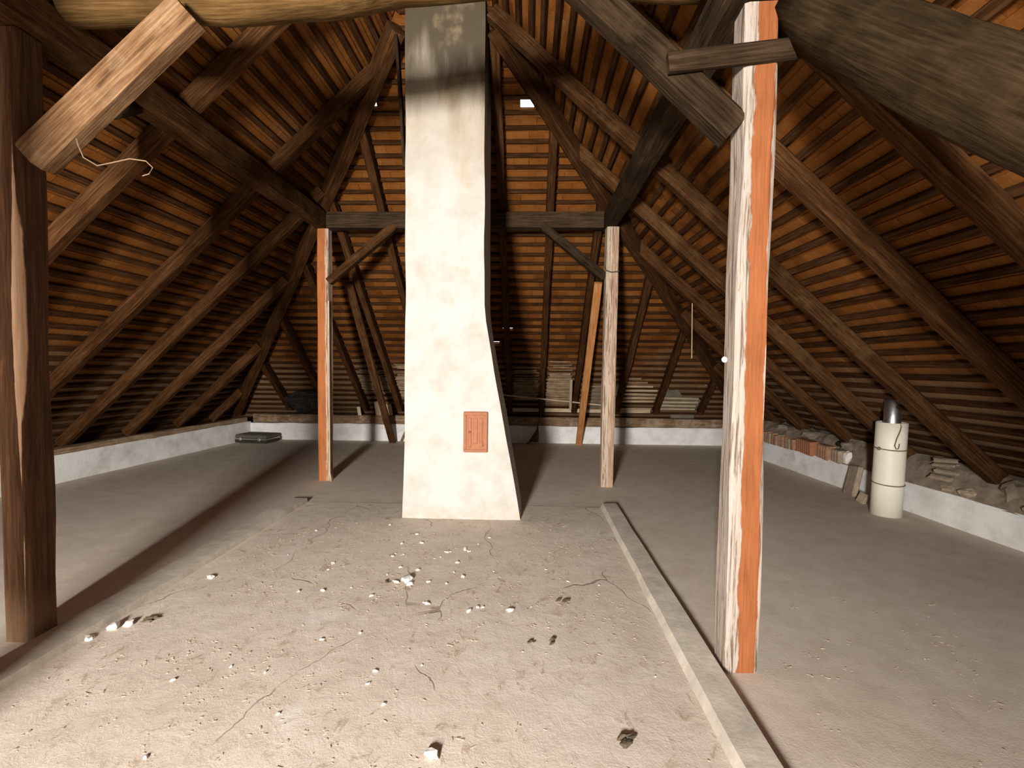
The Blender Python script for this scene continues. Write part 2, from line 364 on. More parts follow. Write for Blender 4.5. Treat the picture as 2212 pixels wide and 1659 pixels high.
WR = kneewall('wall_right', [(3.72, 9.44), (4.1, 4.0), (4.2, REAR)], .3, .30, 'low whitewashed knee wall behind the cream pipe')
# ---- rear gable with the window that lights the attic
g = MB(); th = WALLT; y0, y1 = REAR-th, REAR
def rz(x): return RZ-PITCH*abs(x-RX)+.1
def prism(g, pts):   # pts in x,z counter-clockwise
    n = len(pts); V = [Vector((x, y0, z)) for x, z in pts]+[Vector((x, y1, z)) for x, z in pts]
    g.add(V, [tuple(range(n)), tuple(range(2*n-1, n-1, -1))]+[(i, n+i, n+(i+1) % n, (i+1) % n) for i in range(n)])
a, b, c, d = WIN
prism(g, [(-6.4, -.1), (a, -.1), (a, rz(a)), (-6.4, rz(-6.4))]); prism(g, [(b, -.1), (4.8, -.1), (4.8, rz(4.8)), (b, rz(b))])
prism(g, [(a, -.1), (b, -.1), (b, c), (a, c)]); prism(g, [(a, d), (b, d), (b, rz(b)), (RX, RZ+.1), (a, rz(a))])
struct(g.build('wall_rear', 'gable'), 'plastered gable wall with the window')
wf = MB(); wf.box(a, b, y0+.02, y0+.09, c, c+.06).box(a, b, y0+.02, y0+.09, d-.06, d).box(a, a+.06, y0+.02, y0+.09, c+.06, d-.06).box(b-.06, b, y0+.02, y0+.09, c+.06, d-.06)
wf = struct(wf.build('window_1', 'window')); MB().box(a+.06, b-.06, y0+.05, y0+.056, c+.06, d-.06).build('pane', 'glass', wf)

# ---- roof planes: shell (outer layer), battens, tiles
CS = .155; TW = .178; S0 = -1.04
HOLES = {'B': []}
def hole(pxx, pyy, wu, ws):   # a gap in the hip end given by the place where the light shows
    d = CROT.to_3x3() @ Vector(((pxx-1106)/FPX, -(pyy-829.5)/FPX, -1)); o = Vector((0, 0, 1.5)); Pn = PB.O+PB.N*TN
    t_ = (Pn-o).dot(PB.N)/d.dot(PB.N); q = o+d*t_-PB.O; sq = q.dot(PB.S)
    if wu > .025: sq = S0+round((sq-S0)/CS)*CS
    HOLES['B'].append((q.dot(PB.U), sq, wu, ws))
for h_ in ((1139, 215, .15, .105), (1183, 250, .03, .13), (809, 226, .05, .05), (1097, 716, .16, .05), (1070, 736, .14, .08), (1094, 742, .06, .04), (1157, 737, .022, .025), (1128, 747, .016, .016),
           (1108, 747, .012, .016), (1185, 759, .016, .016), (1206, 759, .016, .016), (1525, 832, .03, .03), (579, 815, .04, .05), (600, 826, .10, .03), (588, 834, .03, .03), (672, 775, .03, .03), (733, 794, .05, .02), (1268, 762, .014, .014)):
    hole(*h_)
def subrects(u0, u1, s0, s1, hs):
    """rectangle minus holes"""
    out = [(u0, u1, s0, s1)]
    for (hu, hq, wu, ws) in hs:
        nx = []
        for (p, q, r, s) in out:
            x0, x1, y0_, y1_ = max(p, hu-wu/2), min(q, hu+wu/2), max(r, hq-ws/2), min(s, hq+ws/2)
            if x0 >= x1 or y0_ >= y1_: nx.append((p, q, r, s)); continue
            nx += [z for z in ((p, x0, r, s), (x1, q, r, s), (x0, x1, r, y0_), (x0, x1, y1_, s)) if z[1]-z[0] > 1e-4 and z[3]-z[2] > 1e-4]
        out = nx
    return out
def roof(key, P, name, label, u_rng, smx, urange):
    """urange(s, n) -> (umin, umax)"""
    nc = int((smx(TN)-S0)/CS)+1; sh = MB(); cells = []; holes = HOLES.get(key, [])
    for k in range(nc):
        s0 = S0+k*CS; s1 = min(s0+CS, smx(TN)); off = (k % 2)*TW/2+R.uniform(-.01, .01)
        if s1-s0 < .01: continue
        lo_ = min(urange(s0, TN)[0], urange(s1, TN)[0]); hi_ = max(urange(s0, TN)[1], urange(s1, TN)[1])
        i0 = math.floor((lo_-off)/TW); i1 = math.ceil((hi_-off)/TW)
        for i in range(i0, i1): cells.append((k, off+i*TW, off+(i+1)*TW, s0, s1))
    def clampq(u0, u1, s0, s1, n, ext):
        (a0, b0), (a1, b1) = urange(s0, n), urange(s1, n); a0 -= ext; a1 -= ext; b0 += ext; b1 += ext
        q = [min(max(u0, a0), b0), min(max(u1, a0), b0), min(max(u1, a1), b1), min(max(u0, a1), b1)]
        return q if (q[1]-q[0])+(q[2]-q[3]) > .004 else None
    ON = TN+.045
    for (k, u0, u1, s0, s1) in cells:
        hs = [h for h in holes if h[0]-h[2] < u1 and h[0]+h[2] > u0 and h[1]-h[3] < s1 and h[1]+h[3] > s0]
        for (p, q, r, s) in subrects(u0, u1, s0, s1, hs):
            c4 = clampq(p, q, r, s, ON, .06)
            if c4: sh.add([P.pt(c4[0], r, ON), P.pt(c4[1], r, ON), P.pt(c4[2], s, ON), P.pt(c4[3], s, ON)], [(0, 1, 2, 3)])
    root = struct(sh.build(name, 'shell'), label)
    # battens, each its own piece
    for k in range(nc):
        s = S0+k*CS+CS*.5+R.uniform(-.008, .008)
        if s > smx(RAFT)-.05: continue
        u0, u1 = urange(s, RAFT+BAT/2)
        if u1-u0 < .15: continue
        p0 = P.pt(u0+.01, s, RAFT+BAT/2); p1 = P.pt(u1-.01, s+R.uniform(-.006, .006), RAFT+BAT/2)
        timber('batten', p0, p1, .052 if P is not PB else .040, BAT, 'batten', up=P.N, jit=.002, ch=.004, parent=root, seg=1.5)
    # tiles
    full = []; rest = []
    for cidx, (k, u0, u1, s0, s1) in enumerate(cells):
        q0, q1 = s0-.004, s1+.012
        hs = [h for h in holes if h[0]-h[2] < u1 and h[0]+h[2] > u0 and h[1]-h[3] < s1 and h[1]+h[3] > s0]
        c4 = clampq(u0+.0012, u1-.0012, q0, q1, TN, 0)
        if not c4: continue
        whole = abs(c4[0]-u0) < .003 and abs(c4[1]-u1) < .003 and abs(c4[2]-u1) < .003 and abs(c4[3]-u0) < .003 and not hs
        area = -1
        if whole:
            pp = [px(P.pt(u, s, TN)) for u, s in ((u0, s0), (u1, s0), (u1, s1), (u0, s1))]
            if all(pp):
                cx = sum(p[0] for p in pp)/4; cy = sum(p[1] for p in pp)/4
                if 10 < cx < 2200 and 10 < cy < 950: area = abs(sum(pp[i][0]*pp[(i+1) % 4][1]-pp[(i+1) % 4][0]*pp[i][1] for i in range(4)))/2
        (full if area > 0 else rest).append((area, u0, u1, q0, q1, c4, hs))
    full.sort(key=lambda z: -z[0]); rest += full[298:]; full = full[:298]
    tm = MB(); hw = TW/2-.0012; L = CS+.016
    V, F = boxvf(-hw, hw, 0, L, 0, .013)
    for v in V: v.z += .014*(1-v.y/L)
    dm = mesh('tile', V, F, 'tile'); at = dm.attributes.new('tint', 'FLOAT', 'POINT'); at.data.foreach_set('value', [.5]*len(V))
    for (ar, u0, u1, q0, q1, c4, hs) in full:
        o = P.pt((u0+u1)/2, q0, TN+R.uniform(-.001, .002)); mt = Matrix((( P.U.x, P.S.x, P.N.x, o.x), (P.U.y, P.S.y, P.N.y, o.y), (P.U.z, P.S.z, P.N.z, o.z), (0, 0, 0, 1)))
        if mt.to_3x3().determinant() < 0: mt = mt @ Matrix.Diagonal((-1, 1, 1, 1))
        link('tile', dm, root, mt @ Matrix.Rotation(R.uniform(-.012, .012), 4, 'Z') @ Matrix.Rotation(R.uniform(-.01, .01), 4, 'Y'))
    tint = []
    for (ar, u0, u1, q0, q1, c4, hs) in rest:
        tv = R.random(); e = R.uniform(-.001, .002)
        if hs:
            for (p, q, r, s) in subrects(u0+.0012, u1-.0012, q0, q1, hs):
                qq = clampq(p, q, r, s, TN, 0)
                if not qq: continue
                tm.add([P.pt(u, ss, TN+n) for n in (0, .013) for u, ss in ((qq[0], r), (qq[1], r), (qq[2], s), (qq[3], s))], BOXF); tint += [tv]*8
            continue
        tm.add([P.pt(u, ss, TN+n+e+(.014 if ss == q0 else 0)) for n in (0, .013) for u, ss in ((c4[0], q0), (c4[1], q0), (c4[2], q1), (c4[3], q1))], BOXF); tint += [tv]*8
    o = tm.build('tile_field', 'tile', root); o['kind'] = 'stuff'
    at = o.data.attributes.new('tint', 'FLOAT', 'POINT'); at.data.foreach_set('value', tint)
    return root
CL = roof('L', PL, 'ceiling_left', 'roof slope of clay tiles on battens over the suitcase side', None, smax, lambda s, n: (REAR-.2, cut(PL, PB, s, n)))
CR = roof('R', PR, 'ceiling_right', 'roof slope of clay tiles on battens over the cream pipe side', None, smax, lambda s, n: (REAR-.2, cut(PR, PB, s, n)))
CB = roof('B', PB, 'ceiling_back', 'hipped roof end of orange clay tiles behind the chimney', None, bmax, lambda s, n: (cut(PB, PL, s, n), cut(PB, PR, s, n)))

# ================================================================ TIMBERS
def rafter(P, u, s0, s1, label, group, m='rafter', wd=.11, skew=0.0):
    n = RAFT/2; return timber('rafter', P.pt(u+skew/2, s0, n), P.pt(u-skew/2, s1, n), wd, RAFT, m, label, 'rafter', group, up=P.N, jit=.007, ch=.014)
SR = smax(RAFT/2)-.06
def hipS(P, Q, u):   # slope distance on P at position u where it meets plane Q, at mid rafter
    lo_, hi_ = -1.0, SR+.5
    f = lambda s: cut(P, Q, s, RAFT/2)-u
    sg = f(lo_) > 0
    for _ in range(40):
        md = (lo_+hi_)/2
        if (f(md) > 0) == sg: lo_ = md
        else: hi_ = md
    return lo_
ORD = ['first', 'second', 'third', 'fourth', 'fifth', 'sixth', 'seventh']
for i, (y, m) in enumerate(((8.98, 'rafter'), (8.06, 'rafter'), (7.02, 'rafter'), (6.0, 'rafter'), (5.04, 'rafter'), (3.8, 'rafter'), (2.78, 'rafter'), (1.7, 'rafter'), (.7, 'rafter'), (-.3, 'rafter'), (-1.3, 'rafter'), (-2.2, 'rafter'))):
    top = min(SR, hipS(PL, PB, y)-.12) if y > 4 else SR
    lab = ORD[i]+' rafter from the suitcase corner, on the dark slope over the suitcase' if i < 7 else 'rafter of the dark slope between the dark near post and the gable window'
    rafter(PL, y, -.3, top, lab, 'rafters of the slope over the suitcase side', m, .12)
RL = {8.35: 'shortest jack rafter of the pipe side, in the corner behind the clay blocks', 7.47: 'short jack rafter seen behind the washed post above the upright tile slabs', 6.56: 'brown rafter whose foot hangs over the clay blocks on the knee wall',
      5.6: 'dusty rafter whose foot ends just behind the cream pipe', 4.6: 'light-edged dusty rafter crossing in front of the metal duct', 3.41: 'brown rafter between the washed post and the rafter at the metal duct', 2.56: 'dark rafter running close behind the raking log strut'}
for y, m in ((8.35, 'rafter'), (7.47, 'rafter'), (6.56, 'rafter'), (5.6, 'rafter_light'), (4.6, 'rafter_light'), (3.41, 'rafter'), (2.56, 'rafter'), (1.6, 'rafter'), (.65, 'rafter'), (-.35, 'rafter'), (-1.3, 'rafter'), (-2.2, 'rafter')):
    top = min(SR, hipS(PR, PB, y)-.12) if y > 4 else SR
    if y == 4.6: top -= .08          # ends beside the chimney
    rafter(PR, y, -.25, top, RL.get(y, 'rafter of the pipe side slope between the raking log and the gable window'), 'rafters of the slope over the pipe side', m, .12, -.2 if 4 < y < 7 else 0)
BL = {-4.72: 'shortest jack rafter of the hip end, above the suitcase', -3.95: 'second jack rafter of the hip end counted from the suitcase corner', -3.2: 'jack rafter of the hip end just behind the orange far post', -2.52: 'jack rafter of the hip end behind the loose brown board',
      -1.9: 'jack rafter of the hip end between the orange far post and the chimney', -.36: 'dark jack rafter hugging the shaded side of the chimney', .25: 'straight jack rafter with the hanging brush at its foot', .88: 'jack rafter of the hip end behind the loose orange board',
      1.71: 'first jack rafter of the hip end past the pale far post', 2.45: 'second jack rafter of the hip end past the pale far post', 3.3: 'third and shortest jack rafter past the pale far post'}
for x, m in ((-4.72, 'rafter'), (-3.95, 'rafter'), (-3.2, 'rafter'), (-2.52, 'rafter_light'), (-1.9, 'rafter_light'), (-.36, 'rafter'), (.25, 'rafter_light'), (.88, 'rafter_light'), (1.71, 'rafter'), (2.45, 'rafter_light'), (3.3, 'rafter')):
    u = x-RX; top = min(hipS(PB, PL, u) if x < RX else hipS(PB, PR, u), bmax(RAFT/2)-.3)-.1
    rafter(PB, u, -.03, top, BL[x], 'jack rafters of the hip end', 'rafter', .095)
# hip rafters
def hip(Q, label):
    n = RAFT/2-.03; s0, s1 = -.15, 6.21      # stops at the chimney's side
    p0 = PB.pt(cut(PB, Q, s0, n), s0, n); p1 = PB.pt(cut(PB, Q, s1, n), s1, n)
    timber('hip_rafter', p0, p1, .14, .19, 'rafter', label, 'rafter', None, up=(PB.N+Q.N).normalized(), jit=.012, ch=.02)
hip(PL, 'long crooked hip rafter passing over the orange far post'); hip(PR, 'long hip rafter passing over the pale grey far post')
timber('ridge_board', (RX, REAR, RZ+.03), (RX, 4.2, RZ+.03), .06, .16, 'rafter', 'dark ridge timber where both roof slopes meet', 'beam')
# purlins
timber('purlin', (PU_L, REAR, 3.325), (PU_L, 6.32, 3.325), .17, .215, 'rafter_light', 'long dark purlin beam resting on the orange far post', 'beam', up=(0, 0, 1), jit=.012, ch=.02)
timber('purlin', (PU_R, REAR, 3.325), (PU_R, 6.32, 3.325), .17, .215, 'grey', 'long grey purlin beam resting on the washed near post and the pale far post', 'beam', up=(0, 0, 1), jit=.012, ch=.02)
timber('tie_beam', (PU_L+.09, 6.18, 3.32), (PU_R-.09, 6.18, 3.32), .15, .2, 'grey', 'horizontal tie beam between the far posts, crossing behind the chimney', 'beam', up=(0, 0, 1), jit=.008)
# near tie: a bent log
timber('tie_log', (PU_L+.1, 2.68, 3.5), (PU_R-.1, 2.72, 3.5), .25, .26, 'gold', 'bent golden log tie beam overhead, its curved underside lit', 'beam', rnd=True, jit=.012, seg=.12, curve=[(0, .0), (.25, -.005), (.4, .035), (.55, .11), (.8, .15), (1, .1)])
# posts
def post(name, x, y, wd, top, m, label, lean=(0, 0), jit=.008, ch=.014):
    o = timber(name, (x, y, 0), (x+lean[0], y+lean[1], top), wd, wd, m, label, 'post', up=(0, 1, 0), jit=jit, ch=ch, seg=.16); return o
post('post', 1.06, 2.45, .155, 3.21, 'post_r', 'washed white post with an orange stripe beside the near board', (.02, 0), .012)
post('post', -2.715, 2.53, .155, 3.21, 'post_l', 'dark brown near post with a pale split flake along its edge')
post('post', -2.625, 6.19, .145, 3.21, 'post_fl', 'slim orange-brown post standing between suitcase and chimney', (.0, 0), .005)
post('post', .985, 6.1, .15, 3.21, 'post_fr', 'pale greyed post right of the chimney in the far frame', (.03, .02), .005)
# knee braces
timber('knee_brace', (-2.616, 2.53, 2.571), (-1.779, 2.53, 3.317), .187, .15, 'tan', 'light tan chamfered knee brace lapped on the dark near post', 'brace', up=(0, 1, 0), ch=.035, jit=.006)
timber('knee_brace', (.985, 2.455, 2.65), (.02, 2.455, 3.55), .145, .14, 'grey', 'thick grey knee brace notched into the washed white post', 'brace', up=(0, 1, 0), ch=.02)
timber('knee_brace', (-2.56, 6.17, 2.55), (-1.72, 6.17, 3.25), .1, .12, 'rafter_light', 'short knee brace from the orange far post up to the tie beam', 'brace', up=(0, 1, 0))
timber('knee_brace', (.93, 6.12, 2.6), (.15, 6.15, 3.25), .1, .11, 'grey', 'short grey knee brace from the pale far post up to the tie beam', 'brace', up=(0, 1, 0))
timber('cross_board', (.635, 2.352, 2.92), (1.25, 2.352, 2.985), .04, .09, 'grey', 'short grey board nailed across the head of the washed post', 'board', up=(0, 0, 1), ch=.008)
timber('raking_strut', (1.27, 2.42, 3.2), (1.55, -.85, .06), .27, .29, 'log', 'heavy rough round log strut raking down past the washed post', 'beam', rnd=True, jit=.025, bend=(0, .08, .08), seg=.2)
timber('knee_brace', (-2.7, 3.2, 2.5), (-2.68, 3.9, 3.22), .1, .11, 'rafter', 'dark brace under the purlin behind the dark near post', 'brace', up=(1, 0, 0)) if False else None
timber('strut', (-2.11, .2, 0), (-2.16, .2, 4.07), .2, .2, 'rafter', 'unseen upright strut added to shade the dark near post from the gable window', 'post', up=(0, 1, 0))  # added out of view to cast a shadow over the dark near post
# leaning loose boards
timber('loose_board', (.965, 9.28, 0.0), (.975, 7.0, 2.69), .115, .05, 'orange_board', 'loose bright orange board leaning from the floor behind the pale far post', 'board', up=(0, 1, 0), jit=.004, ch=.006)
timber('loose_board', (-2.6, 9.22, 0.0), (-2.62, 7.0, 2.68), .12, .06, 'rafter_light', 'loose brown board leaning from the floor between orange post and chimney', 'board', up=(0, 1, 0), jit=.006, ch=.008)
timber('thin_board', (-1.215, 4.74, 3.4), (-1.305, 4.77, 4.66), .03, .08, 'grey', 'thin grey board standing against the sooty chimney head', 'board', up=(0, 1, 0), jit=.002, ch=.004)

# ================================================================ CHIMNEY
def chimney():
    y0, y1 = 4.67, 5.42; prof = [(0, -1.235, -.062), (.25, -1.225, -.105), (.66, -1.218, -.178), (1.05, -1.212, -.252), (1.4, -1.208, -.32), (1.7, -1.207, -.372), (1.95, -1.206, -.41), (2.15, -1.205, -.425), (2.6, -1.205, -.43), (5.75, -1.205, -.435)]
    zs = []; z = 0
    while z < 5.75: zs.append(z); z += .16
    zs.append(5.75)
    def lerp(z):
        for (a, l0, r0), (b, l1, r1) in zip(prof[:-1], prof[1:]):
            if z <= b: t_ = (z-a)/(b-a); return l0+(l1-l0)*t_, r0+(r1-r0)*t_
        return prof[-1][1:]
    V = []; nx, ny = 6, 5; n = 2*(nx+ny)
    for z in zs:
        l, r = lerp(z); ring = [(l+(r-l)*i/nx, y0) for i in range(nx)]+[(r, y0+(y1-y0)*i/ny) for i in range(ny)]+[(r-(r-l)*i/nx, y1) for i in range(nx)]+[(l, y1-(y1-y0)*i/ny) for i in range(ny)]
        for i, (x, y) in enumerate(ring):
            w1 = mnoise.noise(Vector((x*2.2, y*2.2, z*2.2))); w2 = mnoise.noise(Vector((x*2.2+9, y*2.2, z*2.2)))
            cr = .008 if i in (0, nx, nx+ny, 2*nx+ny) else 0
            V.append(Vector((x+w1*.010-(cr if x > -.8 else -cr), y+w2*.010+(cr if y < 5 else -cr), z)))
    F = [(r*n+i, r*n+(i+1) % n, r*n+n+(i+1) % n, r*n+n+i) for r in range(len(zs)-1) for i in range(n)]
    F += [tuple(range(n-1, -1, -1)), tuple(range((len(zs)-1)*n, len(zs)*n))]
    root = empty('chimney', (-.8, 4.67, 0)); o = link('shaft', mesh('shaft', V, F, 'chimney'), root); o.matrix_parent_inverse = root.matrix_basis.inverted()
    o.matrix_parent_inverse = Matrix.Translation((.8, -4.67, 0))
    tag(root, 'white plastered chimney with sooty head and foot flaring to one side', 'chimney')
    # clean-out door
    door = MB(); x0, x1, z0, z1 = -.625, -.388, .66, 1.055; yy = 4.662
    door.add(*cbox(x0, x1, yy-.016, yy+.02, z0, z1, .008)); dr = door.build('cleanout_door', 'terracotta', root); dr.matrix_parent_inverse = Matrix.Translation((.8, -4.67, 0)); dr['label'] = 'terracotta clean-out door'
    def bar(a, b, c_, d_, nm):
        ob = MB().add(*cbox(a, b, yy-.026, yy-.010, c_, d_, .005)).build(nm, 'terracotta', dr); return ob
    t_ = .03
    bar(x0+.004, x1-.004, z1-t_-.006, z1-.004, 'rim'); bar(x0+.004, x1-.004, z0+.004, z0+t_, 'rim'); bar(x0+.004, x0+t_, z0+t_, z1-t_-.006, 'rim'); bar(x1-t_-.012, x1-.004, z0+t_, z1-t_-.006, 'rim')
    bar(x0+.045, x0+.078, z0+.05, z1-.058, 'rib'); bar(x0+.098, x0+.138, z0+.085, z1-.058, 'rib'); bar(x0+.158, x0+.186, z0+.05, z1-.058, 'rib')
    MB().add(*lump(.012, 1, .6, 1, 3)).build('knob', 'terradark', dr, Matrix.Translation((x0+.062, yy-.03, .86)))
    MB().add(*lump(.013, 1, .5, 1, 5)).build('chipped_corner', 'terradark', dr, Matrix.Translation((x1-.045, yy-.024, .735)))
chimney()

# ================================================================ FLOOR BOARDS / CURBS
def curb(x0, x1, yend, label):
    V = []; F = []; n = 0; ys = []; y = REAR+.02
    while y < yend: ys.append(y); y += .13
    ys.append(yend)
    for y in ys:
        e0 = mnoise.noise(Vector((x0*5, y*2.1, 3)))*.012; e1 = mnoise.noise(Vector((x1*5, y*2.1, 8)))*.006; hz = .042+mnoise.noise(Vector((x0, y*1.7, 4)))*.006
        V += [Vector((x0-.012+e0, y, 0)), Vector((x0+.012+e0, y, hz)), Vector(((x0+x1)/2, y, hz+.003)), Vector((x1-.006+e1, y, hz+.004)), Vector((x1+e1, y, 0))]
    m = 5
    for i in range(len(ys)-1):
        for k in range(m): j = (k+1) % m; F.append((i*m+k, i*m+j, i*m+m+j, i*m+m+k))
    F += [tuple(range(m)), tuple(range(len(V)-1, len(V)-m-1, -1))]
    o = link('floor_sill', mesh('floor_sill', V, F, 'curb')); tag(o, label, 'sill'); return o
curb(.79, .95, 5.16, 'dusty floor sill strip ending near the pale far post, beside the washed post')
curb(-2.6, -2.385, 5.15, 'crumbling dusty floor sill strip running past the dark near post')

# ================================================================ SUITCASE
def suitcase():
    ang = math.atan2(-.105, .67); r = empty('suitcase', (-5.2, 8.87, 0), ang); w, dpt = .66, .40
    def part(nm, vf, m, par=r): o = MB().add(*vf).build(nm, m); o.parent = par; return o
    part('bottom_shell', cbox(-w/2, w/2, 0, dpt, .012, .075, .012), 'leather')
    part('lid', cbox(-w/2, w/2, 0, dpt, .09, .165, .022), 'dustblack')
    tr = MB(); tr.add(*cbox(-w/2-.004, w/2+.004, -.004, dpt+.004, .072, .093, .004)); o = tr.build('trim_band', 'chrome'); o.parent = r; o['label'] = 'aluminium trim band'
    for x in (-.2, .2):
        l = part('latch', cbox(x-.022, x+.022, -.014, .0, .055, .11, .003), 'chrome')
    for x in (-.27, .27):
        for y in (.03, .37): part('foot', cbox(x-.012, x+.012, y-.012, y+.012, 0, .014, .002), 'chrome')
    h = MB().add(*tube([(-.09, -.008, .06), (-.08, -.03, .045), (0, -.036, .04), (.08, -.03, .045), (.09, -.008, .06)], .009, 8)).build('handle', 'leather'); h.parent = r
    tag(r, 'closed black suitcase with metal trim lying flat in the floor corner', 'suitcase')
suitcase()

# ================================================================ PIPE
def pipe():
    r = empty('vent_pipe', (3.70, 5.10, 0)); ro = .136; ri = .127; V = []; F = []; n = 32; tilt = Vector((.03, .0, 0))
    for z, q in ((0, ri), (0, ro), (.35, ro), (.7, ro), (.955, ro), (.955, ri), (.0, ri)):
        V += [Vector((math.cos(2*math.pi*k/n)*q, math.sin(2*math.pi*k/n)*q, z))+tilt*z for k in range(n)]
    for i in range(6):
        for k in range(n): j = (k+1) % n; F.append((i*n+k, i*n+j, i*n+n+j, i*n+n+k))
    o = link('plastic_sleeve', mesh('plastic_sleeve', V, F, 'pvc', True)); o.parent = r
    d = MB().add(*tube([(.025, 0, .5), (.03, 0, .9), (.035, 0, 1.3)], .075, 20)).build('metal_duct', 'galv', smooth=True); d.parent = r; d['label'] = 'galvanised metal duct'
    for z in (.33, .69):
        w_ = MB().add(*tube([(math.cos(a)*(ro+.003)+.03*z, math.sin(a)*(ro+.003), z+.01*math.sin(a)) for a in [2*math.pi*k/24 for k in range(25)]], .006, 6, False)).build('wire_tie', 'wire'); w_.parent = r
    kn = MB().add(*lump(.018, 1, 1, 1, 4)).build('wire_knot', 'wire', None, Matrix.Translation((-.128, -.05, .69))); kn.parent = r
    hk = MB().add(*tube([(.01, -.136, .96), (.012, -.15, .93), (.0, -.152, .88), (-.03, -.15, .80), (-.045, -.15, .735), (-.03, -.15, .70), (-.008, -.15, .705), (.0, -.15, .755)], .005, 6)).build('wire_hook', 'wire'); hk.parent = r
    tag(r, 'cream plastic vent pipe with wire ties and a metal duct on top', 'pipe')
pipe()

# ================================================================ WALL PLATES, EAVES
timber('wall_plate', (-5.45, 9.50, .42), (3.72, 9.50, .42), .16, .17, 'plate', 'rough brown wall plate lying on the knee wall behind the chimney', 'beam', up=(0, 0, 1), jit=.01, ch=.015)
timber('wall_plate', (-5.88, REAR+.1, .40), (-5.88, 5.6, .40), .12, .08, 'plate', 'dark wall plate on the knee wall beside the dark near post', 'beam', up=(0, 0, 1), jit=.008) if False else None
timber('wall_plate', (-5.86, 5.4, .395), (-5.60, 9.36, .40), .14, .08, 'plate', 'thin brown wall plate on the knee wall beside the suitcase', 'beam', up=(0, 0, 1), jit=.008)

# ================================================================ CLUTTER ON THE EAVES OF THE HIP END
def onback(u_, v_, n):
    d = CROT.to_3x3() @ Vector(((u_-1106)/FPX, -(v_-829.5)/FPX, -1)); o = Vector((0, 0, 1.5)); Pn = PB.O+PB.N*n
    q = o+d*((Pn-o).dot(PB.N)/d.dot(PB.N))-PB.O; return q.dot(PB.U), q.dot(PB.S)
def sheet(name, poly, n, m, amp, th, label, cat, group=None):
    """crumpled sheet lying in the hip end's slope; poly is given in (u, s) of that slope"""
    pts = []
    for (a, b), (c, d) in zip(poly, poly[1:]+poly[:1]):
        k = max(1, int(math.hypot(c-a, d-b)/.07)); pts += [(a+(c-a)*i/k, b+(d-b)*i/k) for i in range(k)]
    cu = sum(p[0] for p in pts)/len(pts); cs = sum(p[1] for p in pts)/len(pts); V = []; F = []; N = len(pts); rings = 5
    for side in (0, 1):
        for r in range(1, rings+1):
            for (a, b) in pts:
                q = r/rings; uu, ss = cu+(a-cu)*q, cs+(b-cs)*q; z = mnoise.noise(Vector((uu*6+n*50, ss*6, len(poly))))*amp
                V.append(PB.pt(uu, ss, n-abs(z)-side*th))
        V.append(PB.pt(cu, cs, n-side*th))
    H = rings*N+1
    for side in (0, 1):
        o = side*H
        for i in range(N):
            j = (i+1) % N; F.append((o+H-1, o+i, o+j) if side else (o+H-1, o+j, o+i))
            for r in range(rings-1):
                f = (o+r*N+i, o+r*N+N+i, o+r*N+N+j, o+r*N+j); F.append(f if side else f[::-1])
    for i in range(N): j = (i+1) % N; F.append(((rings-1)*N+i, (rings-1)*N+j, H+(rings-1)*N+j, H+(rings-1)*N+i))
    o = link(name, mesh(name, V, F, m)); tag(o, label, cat, group); return o
def pxpoly(n, *q): return [onback(u_, v_, n) for u_, v_ in q]
sheet('plastic_sheet', pxpoly(-.03, (612, 861), (640, 845), (676, 844), (690, 850), (690, 886), (646, 893), (632, 880)), -.01, 'black', .05, .012, 'crumpled black plastic sheet tucked under the eaves beside the orange post', 'sheet')
sheet('roofing_felt', [(1.05-RX, .0), (1.65-RX, .0), (1.65-RX, .7), (1.5-RX, .62), (1.4-RX, .8), (1.2-RX, .6), (1.05-RX, .66)], .125, 'felt', .012, .006, 'torn grey roofing felt between the pale far post and the first jack rafter', 'felt')
sheet('roofing_felt', [(2.51-RX, .0), (3.24-RX, .0), (3.24-RX, .3), (3.05-RX, .42), (2.9-RX, .36), (2.75-RX, .6), (2.6-RX, .55), (2.51-RX, .7)], .125, 'felt', .015, .006, 'sagging grey roofing felt in the last bay of the hip end', 'felt')
for k in range(9):        # bare laths of the hip end, pieces of the roof end
    s_ = .02+k*.112
    for x0, x1 in ((1.77, 2.39), (2.51, 3.2), (1.0, 1.65)):
        if (x0 == 2.51 and k > 3) or (x0 == 1.0 and k > 6): continue
        if x0 == 1.77 and k == 1: continue
        ex = R.uniform(-.02, .0)
        timber('lath', PB.pt(x0-RX, s_+R.uniform(-.01, .01), .10), PB.pt(x1-RX+ex-(.12*max(0, k-5) if x0 == 1.77 else 0), s_+R.uniform(-.01, .01), .10), .042, .018, 'pale_wood' if x0 > 1.5 and k < 7 else 'plate', up=PB.N, jit=.003, ch=.004, parent=CB, seg=.5)
# reed mats: dozens of thin stalks each
def reed_mat(x0, x1, s0, s1, label):
    g = MB(); k = s0
    while k < s1:
        if R.random() < .96-.75*max(0, (k-s0)/(s1-s0)-.55)/.45:
            rg = .25*max(0, (k-s0)/(s1-s0)-.5); a_, b_ = x0+R.uniform(0, .03+rg), x1-R.uniform(0, .03+rg)
            g.add(*tube([PB.pt(a_-RX, k+R.uniform(-.006, .006), .118+R.uniform(-.008, .008)), PB.pt((a_+b_)/2-RX, k+R.uniform(-.008, .008), .112), PB.pt(b_-RX, k+R.uniform(-.006, .006), .118)], R.uniform(.007, .012), 5))
        k += R.uniform(.022, .034)
    o = g.build('reed_mat', 'reed'); tag(o, label, 'reed mat')
reed_mat(.31, .82, .14, 1.35, 'straw reed mat fixed between the hanging brush and the orange board')
reed_mat(-.30, .19, .26, 1.2, 'straw reed mat beside the shaded side of the chimney')
reed_mat(-2.46, -1.96, .3, 1.25, 'dark reed mat between the brown loose board and the chimney')
reed_mat(-3.14, -2.58, .45, 1.15, 'dark reed mat just behind the orange far post')
